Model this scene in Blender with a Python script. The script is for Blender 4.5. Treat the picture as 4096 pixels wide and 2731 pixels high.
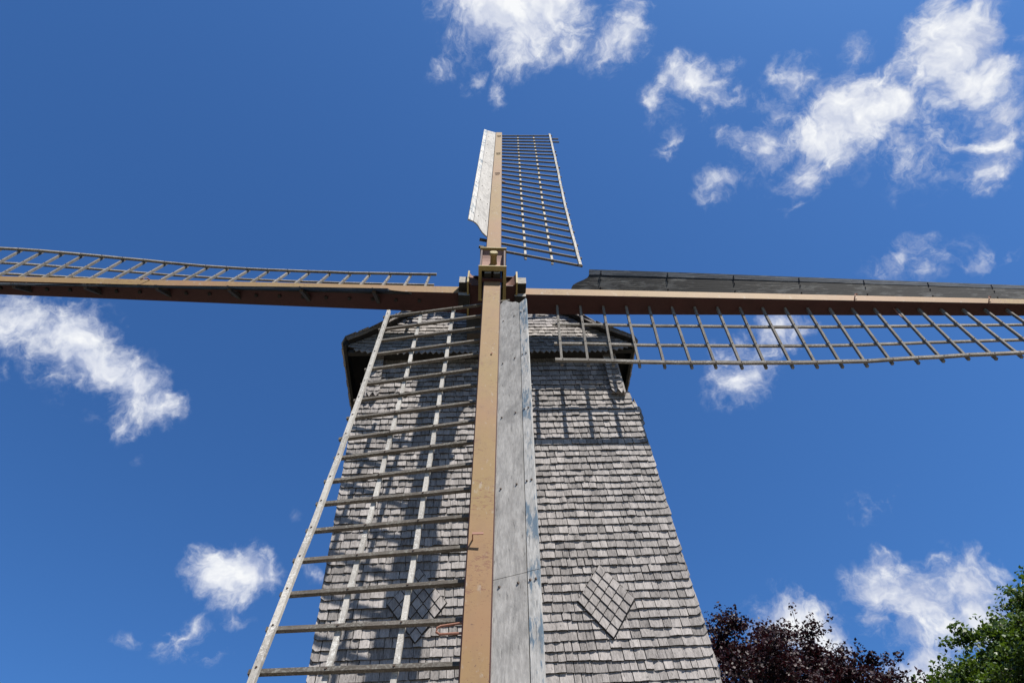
import bpy, math, random
import numpy as np
from mathutils import Vector, Matrix

for _o in list(bpy.data.objects):
    bpy.data.objects.remove(_o, do_unlink=True)
scene = bpy.context.scene
COL = scene.collection
PI = math.pi

# ------------------------------------------------------------------ camera
HUB_Z = 12.15                                   # height of the sail cross above the ground
cam_data = bpy.data.cameras.new('camera')
cam_data.sensor_width = 36.0
cam_data.lens = 23.93
cam_data.clip_start = 0.05
cam_data.clip_end = 6000
cam = bpy.data.objects.new('camera', cam_data)
COL.objects.link(cam)
_R = Matrix(((0.997146, 0.008661, -0.075002),
             (-0.039004, -0.791477, -0.609954),
             (-0.064645, 0.611138, -0.78888)))
cam.matrix_world = Matrix.Translation((-0.5866, -6.3976, HUB_Z - 10.5017)) @ _R.to_4x4()
scene.camera = cam

# ------------------------------------------------------------------ sun, sky, exposure
SUN = Vector((0.77, -1.0, 1.90)).normalized()     # towards the sun
sun_data = bpy.data.lights.new('sun', 'SUN')
sun_data.energy = 5.0
sun_data.angle = math.radians(0.53)
sun_data.color = (1.0, 0.945, 0.86)
sun = bpy.data.objects.new('sun', sun_data)
COL.objects.link(sun)
sun.rotation_euler = SUN.to_track_quat('Z', 'Y').to_euler()
sun.location = (20, -28, 60)

scene.view_settings.view_transform = 'Standard'
scene.view_settings.look = 'None'
scene.view_settings.gamma = 1.0
scene.view_settings.use_curve_mapping = False
scene.view_settings.exposure = 1.1
scene.cycles.use_denoising = True
scene.cycles.max_bounces = 4
scene.cycles.transparent_max_bounces = 4

# clouds: direction (x y z), orientation (euler), angular half-sizes, thickness
LOBES = [
    (0.079, 0.2, 0.977, -0.191, 0.103, 0.114, 0.109, 0.058, 1.15),
    (0.086, 0.238, 0.967, -0.244, 0.078, -0.042, 0.053, 0.044, 1.1),
    (0.125, 0.206, 0.971, -0.213, 0.118, -0.051, 0.063, 0.042, 0.95),
    (0.013, 0.2, 0.98, -0.194, 0.055, 0.206, 0.051, 0.026, 0.75),
    (0.201, 0.232, 0.952, -0.311, 0.023, -0.642, 0.048, 0.025, 0.7),
    (0.222, 0.217, 0.95, -0.236, 0.213, -0.075, 0.034, 0.051, 0.75),
    (0.214, 0.188, 0.959, -0.203, 0.206, -0.068, 0.031, 0.026, 0.6),
    (0.145, 0.243, 0.959, -0.283, 0.048, -0.373, 0.034, 0.019, 0.5),
    (0.072, 0.268, 0.961, -0.274, 0.064, -0.039, 0.033, 0.022, 0.6),
    (-0.025, 0.274, 0.961, -0.278, -0.03, -0.012, 0.022, 0.017, 0.55),
    (-0.006, 0.239, 0.971, -0.241, -0.011, -0.02, 0.026, 0.019, 0.42),
    (0.028, 0.288, 0.957, -0.247, -0.16, -0.661, 0.029, 0.022, 0.52),
    (0.059, 0.298, 0.953, -0.304, 0.051, -0.035, 0.017, 0.027, 0.48),
    (0.11, 0.263, 0.958, -0.272, 0.101, -0.049, 0.021, 0.022, 0.45),
    (-0.044, 0.198, 0.979, -0.198, -0.048, -0.017, 0.017, 0.01, 0.35),
    (0.31, 0.269, 0.912, -0.129, 0.404, 0.394, 0.055, 0.032, 0.75),
    (0.264, 0.303, 0.916, -0.264, 0.321, 0.145, 0.021, 0.042, 0.5),
    (0.34, 0.291, 0.894, -0.408, 0.227, -0.383, 0.048, 0.02, 0.5),
    (0.35, 0.246, 0.904, -0.418, 0.148, -0.638, 0.025, 0.02, 0.42),
    (0.293, 0.347, 0.891, -0.248, 0.405, 0.299, 0.021, 0.04, 0.42),
    (0.325, 0.303, 0.896, -0.349, 0.307, -0.126, 0.02, 0.031, 0.5),
    (0.431, 0.253, 0.866, -0.071, 0.519, 0.387, 0.033, 0.035, 0.62),
    (0.409, 0.286, 0.867, -0.069, 0.518, 0.472, 0.028, 0.031, 0.55),
    (0.445, 0.25, 0.86, -0.324, 0.435, -0.16, 0.023, 0.018, 0.55),
    (0.402, 0.331, 0.854, -0.406, 0.379, -0.171, 0.035, 0.042, 0.72),
    (0.37, 0.329, 0.869, -0.391, 0.348, -0.154, 0.033, 0.025, 0.58),
    (0.36, 0.386, 0.85, -0.546, 0.108, -0.575, 0.044, 0.027, 0.62),
    (0.488, 0.214, 0.846, -0.295, 0.486, -0.163, 0.022, 0.022, 0.55),
    (0.528, 0.224, 0.819, -0.324, 0.527, -0.188, 0.016, 0.017, 0.38),
    (0.491, 0.284, 0.823, -0.5, 0.354, -0.481, 0.069, 0.046, 1.25),
    (0.524, 0.27, 0.808, -0.473, 0.433, -0.408, 0.045, 0.034, 1.2),
    (0.469, 0.319, 0.824, -0.567, 0.216, -0.649, 0.044, 0.042, 0.95),
    (0.454, 0.355, 0.817, -0.602, 0.128, -0.723, 0.038, 0.034, 0.8),
    (0.541, 0.302, 0.785, -0.271, 0.619, 0.063, 0.048, 0.028, 0.62),
    (0.443, 0.395, 0.805, -0.62, 0.15, -0.637, 0.031, 0.013, 0.4),
    (0.572, 0.192, 0.797, -0.121, 0.638, 0.122, 0.047, 0.054, 1.25),
    (0.594, 0.226, 0.772, -0.527, 0.466, -0.55, 0.043, 0.032, 1.1),
    (0.551, 0.164, 0.818, -0.032, 0.612, 0.235, 0.033, 0.039, 0.8),
    (0.624, 0.284, 0.728, -0.473, 0.613, -0.299, 0.035, 0.044, 0.7),
    (0.623, 0.25, 0.741, -0.421, 0.624, -0.272, 0.024, 0.024, 0.7),
    (0.619, 0.313, 0.72, -0.226, 0.739, 0.139, 0.032, 0.028, 0.62),
    (0.622, 0.178, 0.763, -0.029, 0.702, 0.233, 0.022, 0.025, 0.5),
    (0.582, 0.155, 0.798, -0.255, 0.601, -0.171, 0.029, 0.018, 0.5),
    (0.562, 0.419, 0.714, -0.759, 0.18, -0.744, 0.042, 0.021, 0.6),
    (0.584, 0.397, 0.708, -0.744, 0.273, -0.689, 0.02, 0.012, 0.42),
    (0.625, 0.406, 0.667, -0.749, 0.425, -0.577, 0.032, 0.017, 0.52),
    (0.65, 0.387, 0.654, -0.662, 0.594, -0.411, 0.016, 0.015, 0.4),
    (0.432, 0.545, 0.719, -0.766, -0.083, -0.756, 0.047, 0.04, 0.75),
    (0.387, 0.611, 0.691, -0.807, 0.046, -0.521, 0.049, 0.036, 0.8),
    (0.377, 0.586, 0.717, -0.72, 0.304, -0.243, 0.034, 0.036, 0.5),
    (-0.518, 0.499, 0.695, -0.76, -0.286, 0.516, 0.044, 0.039, 0.78),
    (-0.476, 0.53, 0.701, -0.788, -0.103, 0.631, 0.062, 0.049, 0.98),
    (-0.452, 0.562, 0.693, -0.797, 0.132, 0.805, 0.061, 0.043, 0.98),
    (-0.422, 0.593, 0.686, -0.802, 0.162, 0.774, 0.05, 0.039, 0.9),
    (-0.399, 0.623, 0.673, -0.823, -0.144, 0.437, 0.044, 0.03, 0.78),
    (-0.429, 0.625, 0.652, -0.85, -0.155, 0.467, 0.022, 0.027, 0.62),
    (-0.536, 0.502, 0.679, -0.723, -0.439, 0.369, 0.021, 0.041, 0.6),
    (-0.41, 0.664, 0.625, -0.866, -0.267, 0.332, 0.015, 0.016, 0.22),
    (-0.538, 0.542, 0.646, -0.788, -0.414, 0.4, 0.01, 0.02, 0.4),
    (-0.295, 0.791, 0.536, -1.006, 0.009, 0.362, 0.052, 0.04, 1.2),
    (-0.313, 0.778, 0.545, -0.987, -0.153, 0.282, 0.032, 0.027, 0.8),
    (-0.268, 0.803, 0.532, -1.006, -0.12, 0.247, 0.033, 0.029, 0.85),
    (-0.339, 0.823, 0.457, -1.092, -0.129, 0.324, 0.04, 0.027, 0.44),
    (-0.327, 0.818, 0.473, -1.039, -0.368, 0.172, 0.029, 0.021, 0.38),
    (-0.286, 0.826, 0.485, -1.061, -0.112, 0.271, 0.026, 0.02, 0.34),
    (-0.308, 0.841, 0.445, -1.106, -0.107, 0.298, 0.028, 0.015, 0.34),
    (-0.397, 0.798, 0.454, -1.095, 0.138, 0.533, 0.025, 0.013, 0.28),
    (-0.2, 0.814, 0.546, -0.957, 0.328, 0.464, 0.026, 0.012, 0.3),
    (-0.225, 0.766, 0.602, -0.699, -0.666, -0.348, 0.014, 0.013, 0.2),
    (0.421, 0.794, 0.439, -1.026, 0.561, -0.176, 0.057, 0.045, 1),
    (0.448, 0.794, 0.41, -0.844, 0.907, 0.097, 0.04, 0.032, 0.85),
    (0.399, 0.797, 0.454, -1.086, 0.234, -0.343, 0.031, 0.026, 0.7),
    (0.516, 0.732, 0.445, -1.047, 0.473, -0.357, 0.049, 0.038, 0.88),
    (0.544, 0.728, 0.418, -1.05, 0.572, -0.341, 0.054, 0.043, 0.95),
    (0.521, 0.713, 0.469, -1.053, 0.322, -0.452, 0.024, 0.031, 0.6),
    (0.587, 0.693, 0.418, -0.932, 0.795, -0.215, 0.043, 0.041, 0.85),
    (0.565, 0.728, 0.39, -1.149, 0.311, -0.524, 0.047, 0.037, 0.8),
    (0.529, 0.752, 0.394, -0.958, 0.817, -0.14, 0.037, 0.031, 0.75),
    (0.537, 0.762, 0.362, -1.185, 0.277, -0.504, 0.035, 0.034, 0.92),
    (0.588, 0.709, 0.389, -1.148, 0.327, -0.548, 0.045, 0.046, 0.88),
    (0.501, 0.757, 0.42, -0.929, 0.793, -0.096, 0.03, 0.026, 0.7),
    (0.526, 0.774, 0.353, -1.196, 0.265, -0.495, 0.048, 0.022, 0.95),
    (0.425, 0.312, 0.85, -0.537, 0.146, -0.698, 0.092, 0.086, 0.34),
    (0.565, 0.296, 0.77, -0.444, 0.549, -0.257, 0.099, 0.073, 0.42),
    (0.297, 0.294, 0.909, -0.331, 0.28, -0.113, 0.078, 0.062, 0.3),
    (0.022, 0.248, 0.968, -0.252, 0.016, -0.027, 0.088, 0.061, 0.32),
    (0.55, 0.727, 0.412, -1.123, 0.313, -0.501, 0.085, 0.057, 0.45),
    (0.188, 0.215, 0.958, -0.229, 0.18, -0.066, 0.079, 0.054, 0.36),
    (-0.473, 0.551, 0.688, -0.805, 0.12, 0.824, 0.096, 0.064, 0.42),
    (0.593, 0.415, 0.691, -0.722, 0.403, -0.542, 0.077, 0.032, 0.34),
    (0.519, 0.671, 0.53, -1.012, -0.027, -0.675, 0.046, 0.023, 0.36),
    (0.533, 0.651, 0.541, -0.952, 0.371, -0.434, 0.019, 0.013, 0.32),
]


def build_world():
    w = bpy.data.worlds.new('World')
    scene.world = w
    w.use_nodes = True
    nt = w.node_tree
    N, L = nt.nodes, nt.links
    N.clear()
    out = N.new('ShaderNodeOutputWorld')
    bg = N.new('ShaderNodeBackground')
    L.new(bg.outputs[0], out.inputs[0])
    sky = N.new('ShaderNodeTexSky')
    sky.sky_type = 'NISHITA'
    sky.sun_disc = False
    sky.sun_elevation = math.asin(SUN.z)
    sky.sun_rotation = math.atan2(SUN.x, SUN.y)
    sky.altitude = 0
    sky.air_density = 1.0
    sky.dust_density = 1.1
    sky.ozone_density = 2.6
    tc = N.new('ShaderNodeTexCoord')
    d = tc.outputs['Generated']

    def math_(op, a, b=None, c=None, clamp=False):
        n = N.new('ShaderNodeMath')
        n.operation = op
        n.use_clamp = clamp
        for i, v in enumerate((a, b, c)):
            if v is None:
                continue
            if isinstance(v, (int, float)):
                n.inputs[i].default_value = v
            else:
                L.new(v, n.inputs[i])
        return n.outputs[0]

    def noise(vec, scale, detail, rough, lac=2.0, dist=0.0):
        n = N.new('ShaderNodeTexNoise')
        L.new(vec, n.inputs['Vector'])
        n.inputs['Scale'].default_value = scale
        n.inputs['Detail'].default_value = detail
        n.inputs['Roughness'].default_value = rough
        n.inputs['Lacunarity'].default_value = lac
        n.inputs['Distortion'].default_value = dist
        return n

    # bend the directions a little so the cloud banks have ragged outlines
    def vmath(op, a, b):
        n = N.new('ShaderNodeVectorMath')
        n.operation = op
        L.new(a, n.inputs[0])
        if isinstance(b, tuple):
            n.inputs[1].default_value = b[:3]
        elif isinstance(b, (int, float)):
            n.inputs['Scale'].default_value = b
        else:
            L.new(b, n.inputs[1])
        return n.outputs[0]
    w1 = noise(d, 9.0, 4, 0.6).outputs['Color']
    w1 = vmath('SUBTRACT', w1, (0.5, 0.5, 0.5))
    dw = vmath('ADD', d, vmath('SCALE', w1, 0.060))
    w2 = noise(d, 38.0, 3, 0.6).outputs['Color']
    w2 = vmath('SUBTRACT', w2, (0.5, 0.5, 0.5))
    dw = vmath('ADD', dw, vmath('SCALE', w2, 0.020))

    field = None
    for (x, y, z, ex, ey, ez, r1, r2, amp) in LOBES:
        mp = N.new('ShaderNodeMapping')
        mp.vector_type = 'TEXTURE'
        L.new(dw, mp.inputs['Vector'])
        mp.inputs['Location'].default_value = (x, y, z)
        mp.inputs['Rotation'].default_value = (ex, ey, ez)
        mp.inputs['Scale'].default_value = (r1 * 1.42, r2 * 1.42, 0.5)
        g = N.new('ShaderNodeTexGradient')
        g.gradient_type = 'SPHERICAL'
        L.new(mp.outputs[0], g.inputs[0])
        f = math_('MULTIPLY', g.outputs['Fac'], amp)
        field = f if field is None else math_('SMOOTH_MAX', field, f, 0.08)
    # the same broken cumulus over the rest of the sky (outside the part listed above)
    far = noise(d, 3.2, 2, 0.5).outputs['Fac']
    far = math_('MULTIPLY', math_('SUBTRACT', far, 0.50), 4.0)
    dot = N.new('ShaderNodeVectorMath')
    dot.operation = 'DOT_PRODUCT'
    L.new(d, dot.inputs[0])
    dot.inputs[1].default_value = (0.075, 0.610, 0.789)
    away = N.new('ShaderNodeMapRange')
    away.inputs['From Min'].default_value = 0.78
    away.inputs['From Max'].default_value = 0.66
    L.new(dot.outputs['Value'], away.inputs['Value'])
    far = math_('MULTIPLY', math_('MINIMUM', math_('MAXIMUM', far, 0.0), 0.8), away.outputs[0])
    field = math_('MAXIMUM', field, far)

    fb = noise(dw, 18.0, 8, 0.62, 2.1, 0.55).outputs['Fac']
    fine = noise(dw, 70.0, 4, 0.65, 2.1, 0.2).outputs['Fac']
    t = math_('ADD', math_('MULTIPLY', math_('SUBTRACT', fb, 0.5), 2.6),
              math_('MULTIPLY', math_('SUBTRACT', fine, 0.5), 1.0))
    gate = N.new('ShaderNodeMapRange')
    gate.inputs['From Min'].default_value = 0.0
    gate.inputs['From Max'].default_value = 0.30
    L.new(field, gate.inputs['Value'])
    calm = math_('SUBTRACT', 1.0, math_('MULTIPLY', math_('MINIMUM', field, 1.0), 0.55))   # thick cores are smoother than the edges
    dens = math_('ADD', math_('MULTIPLY', field, 1.5), math_('MULTIPLY', math_('MULTIPLY', t, gate.outputs[0]), calm))
    op = N.new('ShaderNodeMapRange')
    op.interpolation_type = 'SMOOTHSTEP'
    op.inputs['From Min'].default_value = 0.22
    op.inputs['From Max'].default_value = 1.22
    op.inputs['To Max'].default_value = 0.97
    L.new(dens, op.inputs['Value'])
    # thick cloud is whiter, thin veil greyer
    ramp = N.new('ShaderNodeValToRGB')
    ramp.color_ramp.elements[0].position = 0.30
    ramp.color_ramp.elements[0].color = (4.0, 4.5, 6.0, 1)
    ramp.color_ramp.elements[1].position = 1.0
    ramp.color_ramp.elements[1].color = (8.0, 8.1, 8.2, 1)
    # side turned to the sun is brighter than the far side
    toward = vmath('ADD', dw, tuple(0.022 * c for c in SUN))
    fb2 = noise(toward, 18.0, 3, 0.6, 2.1, 0.55).outputs['Fac']
    fb3 = noise(dw, 18.0, 3, 0.6, 2.1, 0.55).outputs['Fac']
    lit = math_('MULTIPLY', math_('SUBTRACT', fb3, fb2), 1.3)
    L.new(math_('ADD', math_('MULTIPLY', dens, 0.55), lit), ramp.inputs[0])
    tint = N.new('ShaderNodeMix')
    tint.data_type = 'RGBA'
    tint.blend_type = 'MULTIPLY'
    tint.inputs['Factor'].default_value = 1.0
    L.new(sky.outputs[0], tint.inputs['A'])
    tint.inputs['B'].default_value = SKY_TINT
    mix = N.new('ShaderNodeMix')
    mix.data_type = 'RGBA'
    L.new(op.outputs[0], mix.inputs['Factor'])
    L.new(tint.outputs['Result'], mix.inputs['A'])
    L.new(ramp.outputs[0], mix.inputs['B'])
    L.new(mix.outputs['Result'], bg.inputs['Color'])
    bg.inputs['Strength'].default_value = 0.0565
    w.cycles.sampling_method = 'MANUAL'
    w.cycles.sample_map_resolution = 256

SKY_TINT = (0.42, 0.81, 1.26, 1.0)
build_world()

# ------------------------------------------------------------------ materials
def mat_base(name, rough=0.8, spec=0.3):
    m = bpy.data.materials.new(name)
    m.use_nodes = True
    nt = m.node_tree
    b = nt.nodes['Principled BSDF']
    b.inputs['Roughness'].default_value = rough
    b.inputs['Specular IOR Level'].default_value = spec
    return m, nt, b

class G:
    """small node-graph helper"""
    def __init__(self, nt, alb=0.62):
        self.nt = nt
        self.alb = alb                      # common scale of the listed base colours
    def n(self, t, **kw):
        x = self.nt.nodes.new(t)
        for k, v in kw.items():
            setattr(x, k, v)
        return x
    def link(self, a, b):
        self.nt.links.new(a, b)
    def pos(self, scale=(1, 1, 1)):
        g = self.n('ShaderNodeNewGeometry')
        m = self.n('ShaderNodeMapping')
        m.inputs['Scale'].default_value = scale
        self.link(g.outputs['Position'], m.inputs['Vector'])
        return m.outputs[0]
    def noise(self, vec, scale, detail=4, rough=0.55, dist=0.0):
        x = self.n('ShaderNodeTexNoise')
        self.link(vec, x.inputs['Vector'])
        x.inputs['Scale'].default_value = scale
        x.inputs['Detail'].default_value = detail
        x.inputs['Roughness'].default_value = rough
        x.inputs['Distortion'].default_value = dist
        return x.outputs['Fac']
    def rng(self, v, a, b, c=0.0, d=1.0):
        x = self.n('ShaderNodeMapRange')
        self.link(v, x.inputs['Value'])
        for k, q in zip(('From Min', 'From Max', 'To Min', 'To Max'), (a, b, c, d)):
            x.inputs[k].default_value = q
        return x.outputs[0]
    def mix(self, f, a, b, mode='MIX'):
        x = self.n('ShaderNodeMix', data_type='RGBA', blend_type=mode)
        if isinstance(f, (int, float)):
            x.inputs['Factor'].default_value = f
        else:
            self.link(f, x.inputs['Factor'])
        for k, q in (('A', a), ('B', b)):
            if isinstance(q, tuple):
                x.inputs[k].default_value = (*(c * self.alb for c in q), 1)
            else:
                self.link(q, x.inputs[k])
        return x.outputs['Result']
    def m(self, op, a, b=0.0, clamp=False):
        x = self.n('ShaderNodeMath', operation=op, use_clamp=clamp)
        for i, q in enumerate((a, b)):
            if isinstance(q, (int, float)):
                x.inputs[i].default_value = q
            else:
                self.link(q, x.inputs[i])
        return x.outputs[0]
    def attr(self, name='tone'):
        x = self.n('ShaderNodeAttribute', attribute_name=name)
        return x.outputs['Fac']
    def bump(self, bsdf, h, strength=0.4, dist=0.01):
        x = self.n('ShaderNodeBump')
        x.inputs['Strength'].default_value = strength
        x.inputs['Distance'].default_value = dist
        self.link(h, x.inputs['Height'])
        self.link(x.outputs[0], bsdf.inputs['Normal'])

AX = {'x': (1.2, 16, 16), 'y': (16, 1.2, 16), 'z': (16, 16, 1.2)}

def wood(name, dark, light, axis='z', speck=0.0, speck_col=(0.62, 0.60, 0.56), rough=0.9, stain=0.35, fscale=1.0, stain_col=None):
    """weathered timber, grain along one axis; 'tone' shifts each piece lighter or darker"""
    m, nt, b = mat_base(name, rough, 0.2)
    g = G(nt)
    v = g.pos(AX[axis])
    grain = g.noise(v, 5.5 * fscale, 6, 0.65, 0.3)
    fine = g.noise(v, 22 * fscale, 3, 0.6)
    big = g.noise(g.pos(), 2.3, 4, 0.6)
    f = g.m('ADD', g.m('MULTIPLY', grain, 0.75), g.m('MULTIPLY', fine, 0.45))
    f = g.rng(f, 0.36, 0.84)
    tone = g.attr()
    f = g.m('ADD', f, g.m('MULTIPLY', g.m('SUBTRACT', tone, 0.5), 0.75), True)
    c = g.mix(f, dark, light)
    st = g.rng(big, 0.50, 0.72)
    sc = stain_col or tuple(q * 0.55 for q in dark)
    c = g.mix(g.m('MULTIPLY', st, stain), c, sc)
    # hairline cracks along the grain
    crack = g.rng(g.noise(v, 9 * fscale, 3, 0.5), 0.30, 0.365, 1.0, 0.0)
    c = g.mix(g.m('MULTIPLY', crack, 0.65), c, tuple(q * 0.35 for q in dark))
    if speck:
        sp = g.noise(g.pos(), 46, 4, 0.7)
        area = g.noise(g.pos(), 6, 3, 0.6)
        s = g.m('MULTIPLY', g.rng(sp, 0.5, 0.58), g.rng(area, 0.38, 0.56))
        c = g.mix(g.m('MULTIPLY', s, speck), c, speck_col)
    g.link(c, b.inputs['Base Color'])
    h = g.m('ADD', g.m('MULTIPLY', f, 0.6), g.m('MULTIPLY', crack, -0.8))
    g.bump(b, h, 0.45, 0.004)
    return m

def tan_paint():
    m, nt, b = mat_base('ochre_paint', 0.7, 0.2)
    g = G(nt)
    p = g.pos()
    big = g.noise(p, 0.55, 3, 0.55)
    c = g.mix(g.rng(big, 0.38, 0.62), (0.275, 0.155, 0.075), (0.262, 0.174, 0.064))
    mott = g.noise(p, 5.0, 6, 0.7)
    c = g.mix(g.m('MULTIPLY', g.rng(mott, 0.46, 0.72), 0.30), c, (0.30, 0.19, 0.095))
    dirt = g.noise(g.pos((3, 3, 1)), 3.0, 6, 0.7)
    c = g.mix(g.m('MULTIPLY', g.rng(dirt, 0.48, 0.78), 0.5), c, (0.20, 0.12, 0.075))
    # rubbed and flaked places where the rust-red undercoat shows
    area = g.rng(g.noise(p, 1.1, 3, 0.6), 0.47, 0.60)
    flake = g.rng(g.noise(g.pos((9, 9, 22)), 1.6, 6, 0.75), 0.53, 0.59)
    c = g.mix(g.m('MULTIPLY', g.m('MULTIPLY', area, flake), 0.85), c, (0.17, 0.065, 0.045))
    spk = g.rng(g.noise(p, 42, 3, 0.6), 0.64, 0.70)
    c = g.mix(g.m('MULTIPLY', spk, 0.75), c, (0.11, 0.055, 0.04))
    pale = g.rng(g.noise(g.pos((6, 6, 2.5)), 2.0, 5, 0.7), 0.60, 0.68)
    c = g.mix(g.m('MULTIPLY', pale, 0.45), c, (0.37, 0.33, 0.29))
    g.link(c, b.inputs['Base Color'])
    g.bump(b, g.m('ADD', g.m('MULTIPLY', mott, 0.4), g.m('MULTIPLY', flake, g.m('MULTIPLY', area, -1.0))), 0.25, 0.004)
    return m

def plain(name, col, col2, scale=3.0, rough=0.6, spec=0.3, speck=0.0, speck_col=(0.1, 0.05, 0.04), bump=0.15):
    m, nt, b = mat_base(name, rough, spec)
    g = G(nt)
    p = g.pos()
    n1 = g.noise(p, scale, 6, 0.65)
    c = g.mix(g.rng(n1, 0.32, 0.68), col, col2)
    if speck:
        s = g.rng(g.noise(p, 34, 5, 0.7), 0.53, 0.62)
        c = g.mix(g.m('MULTIPLY', s, speck), c, speck_col)
    g.link(c, b.inputs['Base Color'])
    g.bump(b, g.noise(p, scale * 9, 5, 0.7), bump, 0.006)
    return m

def worn_paint(name, axis, wood_dark, wood_light, paint, cover, rough=0.7, scale=1.0, stretch=0.12, soft=0.06, streak=0.5):
    """bare grey board with remains of old paint flaking along the grain"""
    m, nt, b = mat_base(name, rough, 0.25)
    g = G(nt)
    i = 'xyz'.index(axis)
    def st(k):
        sc = [1.0, 1.0, 1.0]
        sc[i] = k
        return g.pos(tuple(sc))
    grain = g.noise(st(0.06), 70, 5, 0.65, 0.25)
    coarse = g.noise(st(0.05), 22, 4, 0.6, 0.4)
    c = g.mix(g.rng(g.m('ADD', g.m('MULTIPLY', grain, 0.5), g.m('MULTIPLY', coarse, 0.5)), 0.38, 0.62), wood_dark, wood_light)
    big = g.noise(st(stretch), 9 * scale, 5, 0.65)
    area = g.noise(g.pos(), 1.7, 3, 0.6)
    f = g.m('ADD', g.m('MULTIPLY', big, 0.62), g.m('ADD', g.m('MULTIPLY', area, 0.5), g.m('MULTIPLY', grain, 0.3)))
    f = g.rng(f, cover, cover + soft)
    c = g.mix(f, c, paint)
    # long dark checks and a few weather streaks
    crack = g.rng(g.noise(st(0.035), 38, 3, 0.5), 0.30, 0.355, 1.0, 0.0)
    c = g.mix(g.m('MULTIPLY', crack, streak), c, tuple(q * 0.35 for q in wood_dark))
    run = g.m('MULTIPLY', g.rng(g.noise(st(0.10), 12, 4, 0.65), 0.56, 0.70), 0.45)
    c = g.mix(run, c, tuple(q * 0.55 for q in wood_dark))
    g.link(c, b.inputs['Base Color'])
    g.bump(b, g.m('ADD', grain, g.m('SUBTRACT', g.m('MULTIPLY', f, 0.5), crack)), 0.4, 0.004)
    return m

def leaf_mat(name, c1, c2, trans, trans_f=0.25, rough=0.4, spec=0.5):
    m, nt, b = mat_base(name, rough, spec)
    g = G(nt, 0.7)
    tone = g.attr()
    c = g.mix(tone, c1, c2)
    g.link(c, b.inputs['Base Color'])
    t = g.n('ShaderNodeBsdfTranslucent')
    t.inputs['Color'].default_value = (*(q * 0.7 for q in trans), 1)
    mx = g.n('ShaderNodeMixShader')
    mx.inputs[0].default_value = trans_f
    g.link(b.outputs[0], mx.inputs[1])
    g.link(t.outputs[0], mx.inputs[2])
    g.link(mx.outputs[0], nt.nodes['Material Output'].inputs['Surface'])
    return m

M = {}
M['shingle'] = wood('weathered_oak_shingle', (0.148, 0.137, 0.132), (0.495, 0.458, 0.440), 'z', stain=0.22, fscale=0.55)
M['shingle_side'] = wood('weathered_oak_shingle_side', (0.15, 0.138, 0.132), (0.46, 0.422, 0.402), 'z', stain=0.25, fscale=0.55)
M['end_shade'] = plain('shaded_end_wood', (0.05, 0.045, 0.042), (0.085, 0.078, 0.072), 30, 0.95, 0.1)  # end grain, darkened further to paint in the shade under each course
M['core'] = plain('dark_timber', (0.045, 0.036, 0.03), (0.075, 0.06, 0.05), 4, 0.9, 0.1)
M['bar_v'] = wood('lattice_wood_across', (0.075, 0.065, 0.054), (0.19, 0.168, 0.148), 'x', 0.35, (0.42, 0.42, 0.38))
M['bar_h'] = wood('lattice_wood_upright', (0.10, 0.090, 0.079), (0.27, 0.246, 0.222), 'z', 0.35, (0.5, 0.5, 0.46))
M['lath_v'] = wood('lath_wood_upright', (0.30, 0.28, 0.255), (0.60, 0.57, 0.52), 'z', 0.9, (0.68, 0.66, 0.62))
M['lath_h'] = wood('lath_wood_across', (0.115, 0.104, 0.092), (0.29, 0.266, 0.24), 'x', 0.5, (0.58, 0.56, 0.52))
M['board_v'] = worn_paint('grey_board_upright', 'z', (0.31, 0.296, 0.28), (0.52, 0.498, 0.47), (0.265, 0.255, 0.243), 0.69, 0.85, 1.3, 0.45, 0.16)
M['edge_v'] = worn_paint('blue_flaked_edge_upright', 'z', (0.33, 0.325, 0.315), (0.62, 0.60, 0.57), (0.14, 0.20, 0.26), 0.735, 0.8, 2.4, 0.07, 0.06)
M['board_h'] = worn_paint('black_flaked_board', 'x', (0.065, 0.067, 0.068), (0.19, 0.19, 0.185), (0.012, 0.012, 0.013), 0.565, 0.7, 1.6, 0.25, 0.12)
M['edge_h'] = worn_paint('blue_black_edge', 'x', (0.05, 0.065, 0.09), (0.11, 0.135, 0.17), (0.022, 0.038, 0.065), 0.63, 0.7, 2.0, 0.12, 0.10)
M['tan'] = tan_paint()
M['maroon'] = plain('dark_red_paint', (0.045, 0.015, 0.014), (0.066, 0.021, 0.019), 2.0, 0.65, 0.25, 0.25)
M['pink'] = plain('faded_red_iron', (0.28, 0.15, 0.118), (0.35, 0.205, 0.165), 6, 0.75, 0.2, 0.6, (0.22, 0.11, 0.085), 0.5)
M['yellow'] = plain('faded_yellow_iron', (0.30, 0.225, 0.075), (0.36, 0.285, 0.12), 5, 0.6, 0.3, 0.35, (0.24, 0.17, 0.07))
M['black'] = plain('shade_black_wood', (0.02, 0.019, 0.018), (0.04, 0.037, 0.033), 5, 0.8, 0.2)  # black standing in for shade under roof and wedges and inside the box
M['endgrain'] = plain('pale_end_grain', (0.27, 0.248, 0.22), (0.46, 0.44, 0.405), 22, 0.9, 0.1, 0.4)
M['iron'] = plain('rusty_iron', (0.055, 0.04, 0.033), (0.10, 0.062, 0.045), 20, 0.8, 0.3)
M['hook'] = plain('red_lead_iron', (0.26, 0.10, 0.06), (0.36, 0.17, 0.11), 14, 0.6, 0.35)
M['brick'] = plain('brick', (0.24, 0.10, 0.07), (0.33, 0.15, 0.10), 7, 0.9, 0.1)
M['bark'] = wood('bark', (0.05, 0.042, 0.035), (0.13, 0.11, 0.095), 'z')
M['beech_leaf'] = leaf_mat('purple_leaf', (0.014, 0.006, 0.009), (0.040, 0.011, 0.015), (0.06, 0.012, 0.016), 0.12, 0.55, 0.28)
M['green_leaf'] = leaf_mat('green_leaf', (0.026, 0.056, 0.008), (0.080, 0.140, 0.015), (0.13, 0.22, 0.016), 0.22, 0.5, 0.35)

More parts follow.
